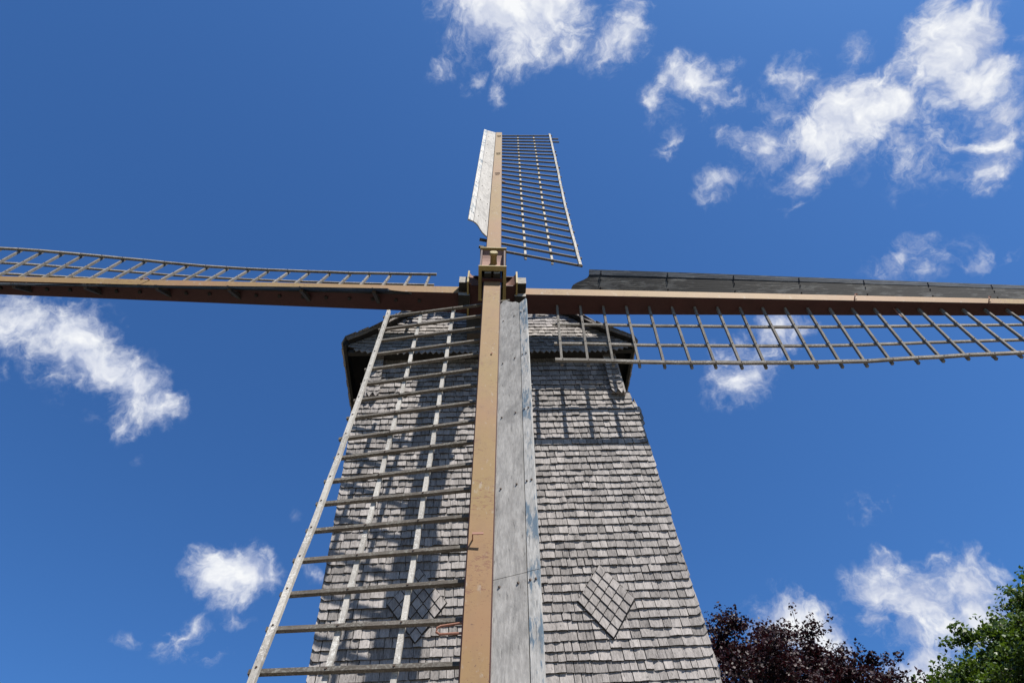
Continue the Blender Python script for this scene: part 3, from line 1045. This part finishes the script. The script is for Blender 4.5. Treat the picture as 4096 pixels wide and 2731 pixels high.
def build_sail(kind, stock):
    sl = Sail(kind)
    es, el = sl.dirs()
    hz = sl.horizontal
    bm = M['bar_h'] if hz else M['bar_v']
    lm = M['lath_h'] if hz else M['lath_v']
    nb = 26 if kind == 'low' else 27
    st = [(sl.n0 + k) * PITCH for k in range(nb)]
    RAIL, IN1, IN2, END = 1.72, 1.18, 0.64, 1.80
    def lat(s, l, off=0.0):
        a = twist(s)
        return sl.P(s - 0.0, l - off * math.sin(a), 0.2 + l * math.tan(a) + off * math.cos(a))
    for k, s in enumerate(st):
        mb = MB()
        a = twist(s)
        s2 = s + rs.uniform(-0.02, 0.02)
        end = END + rs.uniform(-0.015, 0.02)
        if kind == 'up' and k in (24, 25):
            end = 1.99
        if kind == 'up' and k in (22, 23):
            end = 1.77
        A = lat(s, 0.05)
        B = lat(s2, end)
        tone = rs.uniform(0.25, 0.75)
        beam(mb, A, B, es, 0.020, 0.022, 0, tone)
        # the bar passes through the stock; its dark stub shows on the far side
        stub = 0.30 if (kind == 'up' and k < 2) or (kind == 'low' and k < 1) else stock_half(s) + 0.035
        beam(mb, lat(s, -0.05), lat(s, -stub), es, 0.024, 0.026, 0 if kind in ('up', 'low') else 2, tone * 0.6)
        # bolt heads on the front of the bar
        nr = -(N_ * math.cos(a) - el * math.sin(a))
        for l in (IN2, IN1):
            disc(mb, lat(s + (s2 - s) * l / END, l) + nr * 0.022, nr, 0.011, 0.008, 1, 6)
        mb.build('sail_bar', [bm, M['iron'], M['black']], stock)
    # long laths: two behind the bars, the outer one in front of them
    for l, off, hw_, ht in ((IN2, 0.041, 0.024, 0.018), (IN1, 0.041, 0.024, 0.018), (RAIL, -0.046, 0.028, 0.023)):
        mb = MB()
        ss = [st[0] - 0.10 - rs.uniform(0, 0.04)] + st + [st[-1] + 0.08]
        prev = None
        for i, s in enumerate(ss):
            a = twist(s)
            e2 = el * math.cos(a) + N_ * math.sin(a)
            nn = N_ * math.cos(a) - el * math.sin(a)
            c = lat(s, l, off) + nn * rs.uniform(-0.002, 0.002) + e2 * rs.uniform(-0.004, 0.004)
            ring = [c - e2 * hw_ - nn * ht, c + e2 * hw_ - nn * ht, c + e2 * hw_ + nn * ht, c - e2 * hw_ + nn * ht]
            if prev is not None:
                kk = prev + ring
                mb.add(kk, [(0, 1, 5, 4), (1, 2, 6, 5), (2, 3, 7, 6), (3, 0, 4, 7)], 0, 0.5 + 0.25 * math.sin(i * 1.7))
            else:
                mb.add(ring, [(3, 2, 1, 0)], 0, 0.5)
            prev = ring
        mb.add(prev, [(0, 1, 2, 3)], 0, 0.5)
        if l == RAIL:
            for s in st:
                a = twist(s)
                nn = N_ * math.cos(a) - el * math.sin(a)
                disc(mb, lat(s, l, off) - nn * ht, -nn, 0.011, 0.007, 1, 6)
        mb.build('sail_lath', [lm, M['iron']], stock)
    # leading boards
    prof = {'low': [(0.0, 1.56), (0.05, 1.50), (0.10, 1.53), (0.17, 1.70), (0.22, 1.74), (0.28, 1.80), (0.294, 1.90), (0.40, 1.84)],
            'up': [(0.0, 1.66), (0.08, 1.70), (0.13, 1.80), (0.19, 1.98), (0.24, 2.05), (0.29, 2.06), (0.40, 1.97)],
            'right': [(0.0, 1.44), (0.08, 1.46), (0.13, 1.52), (0.19, 1.66), (0.25, 1.77), (0.29, 1.79), (0.40, 1.80)],
            'left': [(0.0, 1.44), (0.08, 1.46), (0.13, 1.52), (0.19, 1.66), (0.25, 1.77), (0.29, 1.79), (0.40, 1.80)]}[kind]
    px_, ps_ = [a for a, _ in prof], [b for _, b in prof]
    def bd(s, q, off=0.0):
        a = board_twist(s)
        h = stock_half(s)
        w = 0.2 - depth_half(s) + 0.035 - q * math.tan(a)
        return sl.P(s, -(h + 0.004 + q) - off * math.sin(a), w + off * math.cos(a))
    joints = {'low': [7.15], 'up': [5.6, 9.4], 'right': [], 'left': []}[kind]
    ends = joints + [12.42]
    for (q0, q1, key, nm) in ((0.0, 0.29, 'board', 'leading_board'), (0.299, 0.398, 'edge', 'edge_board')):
        qs = np.linspace(q0, q1, 7 if key == 'board' else 3)
        begin = None
        for s_end in ends:
            mb = MB()
            grid = []
            nseg = 16
            for t in range(nseg + 1):
                rw = []
                for q in qs:
                    sb = float(np.interp(q, px_, ps_)) if begin is None else begin + 0.006 + 0.08 * q
                    s_ = sb + (s_end + (0.08 * q if s_end < 12 else 0) - sb) * t / nseg
                    rw.append(s_)
                grid.append(rw)
            nq = len(qs)
            vv = [bd(s_, q, -0.012 if key == 'board' else -0.016) for rw in grid for s_, q in zip(rw, qs)]
            vv += [bd(s_, q, 0.014) for rw in grid for s_, q in zip(rw, qs)]
            F = []
            B0 = (nseg + 1) * nq
            for t in range(nseg):
                for c in range(nq - 1):
                    a0 = t * nq + c
                    F.append((a0, a0 + 1, a0 + nq + 1, a0 + nq))
                    F.append((B0 + a0 + nq, B0 + a0 + nq + 1, B0 + a0 + 1, B0 + a0))
                for c in (0, nq - 1):
                    a0 = t * nq + c
                    F.append((a0, a0 + nq, B0 + a0 + nq, B0 + a0))
            for t in (0, nseg):
                for c in range(nq - 1):
                    a0 = t * nq + c
                    F.append((a0, a0 + 1, B0 + a0 + 1, B0 + a0))
            mb.add(vv, F, 0, rs.uniform(0.35, 0.65))
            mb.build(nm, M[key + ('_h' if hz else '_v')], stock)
            begin = s_end
    # bolts and the brackets behind the boards
    s = {'low': 2.22, 'up': 2.55, 'right': 2.0, 'left': 2.05}[kind]
    while s < 12.2:
        a = board_twist(s)
        for q in (0.055, 0.215, 0.318, 0.365):
            mb = MB()
            nn = N_ * math.cos(a) + el * math.sin(a)
            c = bd(s + 0.10 * (q - 0.15), q, -0.014 if q < 0.29 else -0.018)
            disc(mb, c, -nn, 0.013, 0.010, 0, 7)
            mb.build('bolt', M['iron'], stock)
        mb = MB()
        c = [sl.P(s + d, -stock_half(s) + 0.01, 0.16) for d in (-0.03, 0.03)] + [bd(s + 0.03, 0.35, 0.02), bd(s - 0.03, 0.35, 0.02)]
        c2 = [sl.P(s + d, -stock_half(s) + 0.01, 0.28) for d in (-0.03, 0.03)] + [bd(s + 0.03, 0.35, 0.06), bd(s - 0.03, 0.35, 0.06)]
        mb.box8(c + c2, 0, 0.3)
        mb.build('bracket', M['bark'], stock)
        s += 3 * PITCH

for kind, stock in (('low', STOCK_V), ('up', STOCK_V), ('right', STOCK_H), ('left', STOCK_H)):
    build_sail(kind, stock)

# iron hooks for the sailcloth ------------------------------------------
def hook(kind, stock, s, l, arm=0.10, out=0.08, bend=0.0, flat=True):
    sl = Sail(kind)
    f = 0.2 - depth_half(s)
    mb = MB()
    es, el = sl.dirs()
    A, B = sl.P(s, l, f + 0.01), sl.P(s + bend, l, f - out)
    C = sl.P(s + bend, l - arm, f - out - 0.004)
    beam(mb, A, B, es, 0.010, 0.005)
    beam(mb, B + (B - C) * 0.05, C, es, 0.012, 0.004)
    mb.build('hook', M['hook'], stock)
hook('low', STOCK_V, 6.70, 0.075)
hook('low', STOCK_V, 3.2, -0.03, 0.02, 0.015)
for s in (11.6, 9.0, 6.6):
    sl = Sail('up')
    f = 0.2 - depth_half(s)
    mb = MB()
    mb.tube([sl.P(s + 0.09, -0.06, f - 0.012), sl.P(s + 0.09, 0.03, f - 0.02), sl.P(s + 0.06, 0.07, f - 0.03), sl.P(s, 0.07, f - 0.03), sl.P(s - 0.05, 0.03, f - 0.02), sl.P(s - 0.05, -0.04, f - 0.012)], 0.008, 5)
    mb.build('hook', M['iron'], STOCK_V)
for kind, st in (('right', STOCK_H), ('left', STOCK_H)):
    for s in ((6.65, 9.2) if kind == 'right' else (6.25,)):
        sl = Sail(kind)
        f = 0.2 - depth_half(s)
        mb = MB()
        mb.tube([sl.P(s, 0.10, f + 0.005), sl.P(s + 0.02, 0.05, f - 0.06), sl.P(s + 0.05, -0.02, f - 0.075), sl.P(s + 0.10, -0.03, f - 0.06)], 0.011, 6)
        mb.build('hook', M['hook'], st)
def loop(kind, stock, s, l0, l1, wid, w=0.2):
    sl = Sail(kind)
    mb = MB()
    pts = [sl.P(s - wid, l0, w), sl.P(s - wid * 0.8, l1 - 0.03, w + .03), sl.P(s - wid * 0.4, l1, w + .03), sl.P(s + wid * 0.4, l1, w + .03), sl.P(s + wid * 0.8, l1 - 0.03, w + .03), sl.P(s + wid, l0, w)]
    mb.tube(pts, 0.011, 7)
    mb.build('cord_hook', M['hook'], stock)
loop('low', STOCK_V, 7.62, 0.12, 0.33, 0.05, 0.12)
loop('right', STOCK_H, 7.45, 0.12, 0.42, 0.03, 0.2)
loop('up', STOCK_V, 6.35, 0.11, 0.22, 0.03, 0.15)

# ------------------------------------------------------------------ poll end (cast-iron boxes that hold the stocks)
def B(u0, u1, v0, v1, w0, w1, mb, mi=0):
    mb.box(u0, u1, w0, w1, VC + v0, VC + v1, mi, 0.5, fn=lambda a, b, c: S(a, c, b))

mb = MB()
for sg in (-1, 1):                                     # cheeks of the front box
    B(min(sg * .192, sg * .222), max(sg * .192, sg * .222), -.43, .43, -.195, .41, mb, 2)
    B(min(sg * .153, sg * .191), max(sg * .153, sg * .191), -.425, .425, -.03, .405, mb, 3)      # black filler added for the shaded hollow beside the stock
nn = 9                                                 # hollow front plate between the flanges
ring = []
for i in range(nn):
    t = i / (nn - 1) * 2 - 1
    ring.append((t * 0.425, -0.075 - 0.105 * t * t))
for (va, wa), (vb, wb) in zip(ring[:-1], ring[1:]):
    c = [S(-.192, VC + va, wa), S(.192, VC + va, wa), S(.192, VC + vb, wb), S(-.192, VC + vb, wb)]
    c += [S(-.192, VC + va, wa + .03), S(.192, VC + va, wa + .03), S(.192, VC + vb, wb + .03), S(-.192, VC + vb, wb + .03)]
    mb.box8(c, 1)
for sg in (-1, 1):                                     # hollow front plates of the rear box
    ring = []
    for i in range(nn):
        t = i / (nn - 1)
        ring.append((0.20 + 0.215 * t, 0.33 - 0.15 * t * t))
    for (ua, wa), (ub, wb) in zip(ring[:-1], ring[1:]):
        c = [S(sg * ua, VC - .20, wa), S(sg * ub, VC - .20, wb), S(sg * ub, VC + .19, wb), S(sg * ua, VC + .19, wa)]
        c2 = [S(sg * ua, VC - .20, wa + .03), S(sg * ub, VC - .20, wb + .03), S(sg * ub, VC + .19, wb + .03), S(sg * ua, VC + .19, wa + .03)]
        mb.box8(c + c2, 1)
    for vv in (-1, 1):
        B(min(sg * .20, sg * .415), max(sg * .20, sg * .415), vv * .205 - .012, vv * .205 + .012, .24, .84, mb, 2)
B(-.415, .415, -.19, .19, .815, .845, mb, 2)
POLL = mb.build('poll_end', [M['yellow'], M['pink'], M['maroon'], M['black']], MILL)

for sg in (-1, 1):                                     # flanges of the front box, with a hole for the stock
    mb = MB()
    v0, v1 = (sg * .43, sg * .43 + sg * .028)
    v0, v1 = min(v0, v1), max(v0, v1)
    B(-.24, .24, v0, v1, -.225, -.135, mb)
    B(-.24, -.185, v0, v1, -.135, .43, mb)
    B(.185, .24, v0, v1, -.135, .43, mb)
    B(-.185, .185, v0, v1, .40, .43, mb)
    mb.build('flange', M['yellow'], POLL)
    mb = MB()                                          # flanges of the rear box
    u0, u1 = min(sg * .418, sg * .448), max(sg * .418, sg * .448)
    B(u0, u1, .17, .255, .16, .86, mb)
    B(u0, u1, -.255, -.17, .16, .86, mb)
    B(u0, u1, -.17, .17, .16, .29, mb)
    B(u0, u1, -.17, .17, .815, .86, mb)
    mb.build('flange', M['yellow'], POLL)

mb = MB()
c0 = S(0.012, VC, -.05)
pts = [(.072, -.05), (.06, -.10), (.055, -.21), (.06, -.235), (.074, -.245), (.076, -.285), (.066, -.30), (.028, -.302), (.024, -.285)]
mb.tube([S(0.012, VC + 0.02, w) for _, w in pts], [r for r, _ in pts], 20)
mb.build('shaft_pin', M['yellow'], POLL, smooth=False)

rw = random.Random(81)
def block(u0, u1, v0, v1, w0, w1, pale_front=True):
    mb = MB()
    c = [(u0, w0, VC + v0), (u1, w0, VC + v0), (u1, w0, VC + v1), (u0, w0, VC + v1), (u0, w1, VC + v0), (u1, w1, VC + v0), (u1, w1, VC + v1), (u0, w1, VC + v1)]
    c = [S(a + rw.uniform(-.004, .004), d + rw.uniform(-.004, .004), b + rw.uniform(-.004, .004)) for a, b, d in c]
    mb.box8(c, [0, 0, 1, 0, 0, 0] if pale_front else 1)  # underside coloured black as painted shade, other faces stay pale
    mb.build('wedge', [M['endgrain'], M['black']], POLL)
for uc in (-.078, .078):
    block(uc - .055, uc + .055, -.52, -.34, -.118, -.008)
    block(uc - .052, uc + .052, .36, .56, -.118, -.008)
for sg in (-1, 1):
    u0, u1 = min(sg * .40, sg * .60), max(sg * .40, sg * .60)
    block(u0, u1, -.11, .15, .235, .415)
    block(u0, u1, -.30, -.185, .40, .60, True)
mb = MB()
B(-.175, .175, -.585, -.555, -.045, .02, mb)
mb.build('stop_plate', M['maroon'], POLL)
mb = MB()
mb.tube([S(0, VC, .84), S(0, VC, 1.3), S(0, VC, 5.2)], [.30, .27, .25], 14)
mb.build('wind_shaft', M['bark'], MILL)

# ------------------------------------------------------------------ trees
def fast_leaves(name, verts, nleaf, tone, mat, parent):
    me = bpy.data.meshes.new(name)
    me.vertices.add(nleaf * 4)
    me.vertices.foreach_set('co', verts.astype(np.float32).ravel())
    me.loops.add(nleaf * 4)
    me.loops.foreach_set('vertex_index', np.arange(nleaf * 4, dtype=np.int32))
    me.polygons.add(nleaf)
    me.polygons.foreach_set('loop_start', np.arange(nleaf, dtype=np.int32) * 4)
    me.polygons.foreach_set('loop_total', np.full(nleaf, 4, dtype=np.int32))
    me.materials.append(mat)
    a = me.attributes.new('tone', 'FLOAT', 'FACE')
    a.data.foreach_set('value', tone.astype(np.float32))
    me.update(calc_edges=True)
    me.validate()
    o = bpy.data.objects.new(name, me)
    COL.objects.link(o)
    attach(o, parent)
    return o

def tree(name, label, base, height, crown_c, crown_r, nclump, per, leaf, mat, seed, clump_r, flat, droop, inner=0.45, spread=0.95):
    rg = np.random.default_rng(seed)
    root = empty(name, base, label, 'tree')
    bx, by, bz = base
    cc = np.array([bx + crown_c[0], by + crown_c[1], crown_c[2]])
    R = np.array(crown_r)
    # clumps: most on the outside of the crown, some inside
    d = rg.normal(size=(nclump, 3))
    d /= np.linalg.norm(d, axis=1)[:, None]
    d[:, 2] = np.where(d[:, 2] < -0.22, -d[:, 2], d[:, 2])
    rad = inner + (1 - inner) * rg.random(nclump) ** 0.45
    # lumpy outline
    lump = 0.97 + 0.05 * np.sin(3.1 * d[:, 0] + 1.3) + 0.05 * np.sin(5.3 * d[:, 1] + 4 * d[:, 2]) + rg.normal(0, 0.035, nclump)
    cl = cc + d * R * (rad * lump)[:, None]
    size = clump_r * rg.uniform(0.6, 1.35, nclump)
    # every clump is a fan of thin twigs with leaves along them
    ntw = 15
    T = nclump * ntw
    ti = np.repeat(np.arange(nclump), ntw)
    td = rg.normal(size=(T, 3)) * np.array([1, 1, flat]) + d[ti] * 0.55 + np.array([0, 0, 0.12])
    td /= np.linalg.norm(td, axis=1)[:, None]
    tl = size[ti] * rg.uniform(0.45, 0.95, T)
    sag = rg.uniform(0.05, 0.30, T) * tl * droop
    nl = per // ntw
    N = T * nl
    li = np.repeat(np.arange(T), nl)
    ci = ti[li]
    tt = 0.12 + 0.88 * rg.random(N)
    p = cl[ci] + td[li] * (tl[li] * tt)[:, None]
    p[:, 2] -= sag[li] * tt ** 2
    p += rg.normal(0, 1, (N, 3)) * np.array([1, 1, 0.7]) * (leaf * 0.6 + 0.05 * size[ci] * (1 - tt))[:, None]
    # leaf frames
    nrm = rg.normal(0, spread, (N, 3)) + np.array([0, 0, 1.0]) + 0.35 * d[ci]
    nrm /= np.linalg.norm(nrm, axis=1)[:, None]
    a = rg.normal(size=(N, 3))
    a[:, 2] -= droop
    a -= nrm * np.sum(a * nrm, axis=1)[:, None]
    a /= np.linalg.norm(a, axis=1)[:, None]
    b = np.cross(nrm, a)
    L = leaf * rg.uniform(0.65, 1.3, N)[:, None]
    wd = L * rg.uniform(0.30, 0.42, N)[:, None]
    v = np.empty((N, 4, 3))
    v[:, 0] = p - a * L * 0.5
    v[:, 1] = p + b * wd + nrm * wd * 0.25 + a * L * 0.05
    v[:, 2] = p + a * L * 0.5 - nrm * L * 0.12
    v[:, 3] = p - b * wd + nrm * wd * 0.25 + a * L * 0.05
    tone = np.clip(rg.normal(0.5, 0.2, N) + rg.normal(0, 0.16, nclump)[ci], 0, 1)
    crown = fast_leaves('crown', v.reshape(-1, 3), N, tone, mat, root)
    crown['kind'] = 'stuff'
    # trunk and limbs
    mb = MB()
    r0 = height * 0.026
    top = np.array([cc[0], cc[1], cc[2] + R[2] * 0.35])
    pts = [np.array([bx, by, bz - 0.2])]
    for t in (0.2, 0.45, 0.7, 1.0):
        q = np.array([bx, by, bz]) * (1 - t) + top * t + np.append(rg.normal(0, 0.12, 2), 0)
        pts.append(q)
    mb.tube(pts, [r0 * 1.25, r0, r0 * 0.8, r0 * 0.5, r0 * 0.2], 10)
    trunk = mb.build('trunk', M['bark'], root)
    order = rg.permutation(nclump)[:46]
    limbs = MB()
    for k in order:
        t = rg.uniform(0.35, 0.92)
        i = min(int(t * 4), 3)
        st = pts[0] * (1 - t) + pts[-1] * t
        en = cl[k]
        mid = st * 0.5 + en * 0.5 + np.array([0, 0, -0.25]) + rg.normal(0, 0.2, 3)
        r = r0 * (0.42 - 0.25 * t)
        limbs.tube([st, mid, en], [r, r * 0.55, r * 0.18], 6)
    for k in range(0, T, 2):
        e = cl[ti[k]] + td[k] * tl[k] * 0.97
        e[2] -= sag[k]
        m_ = cl[ti[k]] + td[k] * tl[k] * 0.5
        m_[2] -= sag[k] * 0.25
        limbs.tube([cl[ti[k]], m_, e], [0.012, 0.009, 0.005], 3, cap=False)
    limbs.build('limbs', M['bark'], trunk)
    return root

def polar(az, dist):
    return (-0.5866 + dist * math.sin(math.radians(az)), -6.3976 + dist * math.cos(math.radians(az)))

bx, by = polar(15.5, 27.4)
tree('beech_tree', 'dark purple copper beech standing just behind the right edge of the mill', (bx, by, -2.6), 17,
     (0, 0, 7.7), (10.2, 10.2, 6.1), 1080, 495, 0.107, M['beech_leaf'], 3, 1.1, 0.6, 0.5)
bx, by = polar(48.63, 24.04)
tree('maple_tree', 'bright green leafy tree at the lower right edge of the picture', (bx, by, -2.6), 13,
     (0, 0, 6.73), (8.71, 8.71, 3.98), 1080, 585, 0.10, M['green_leaf'], 18, 1.0, 0.40, 0.7)
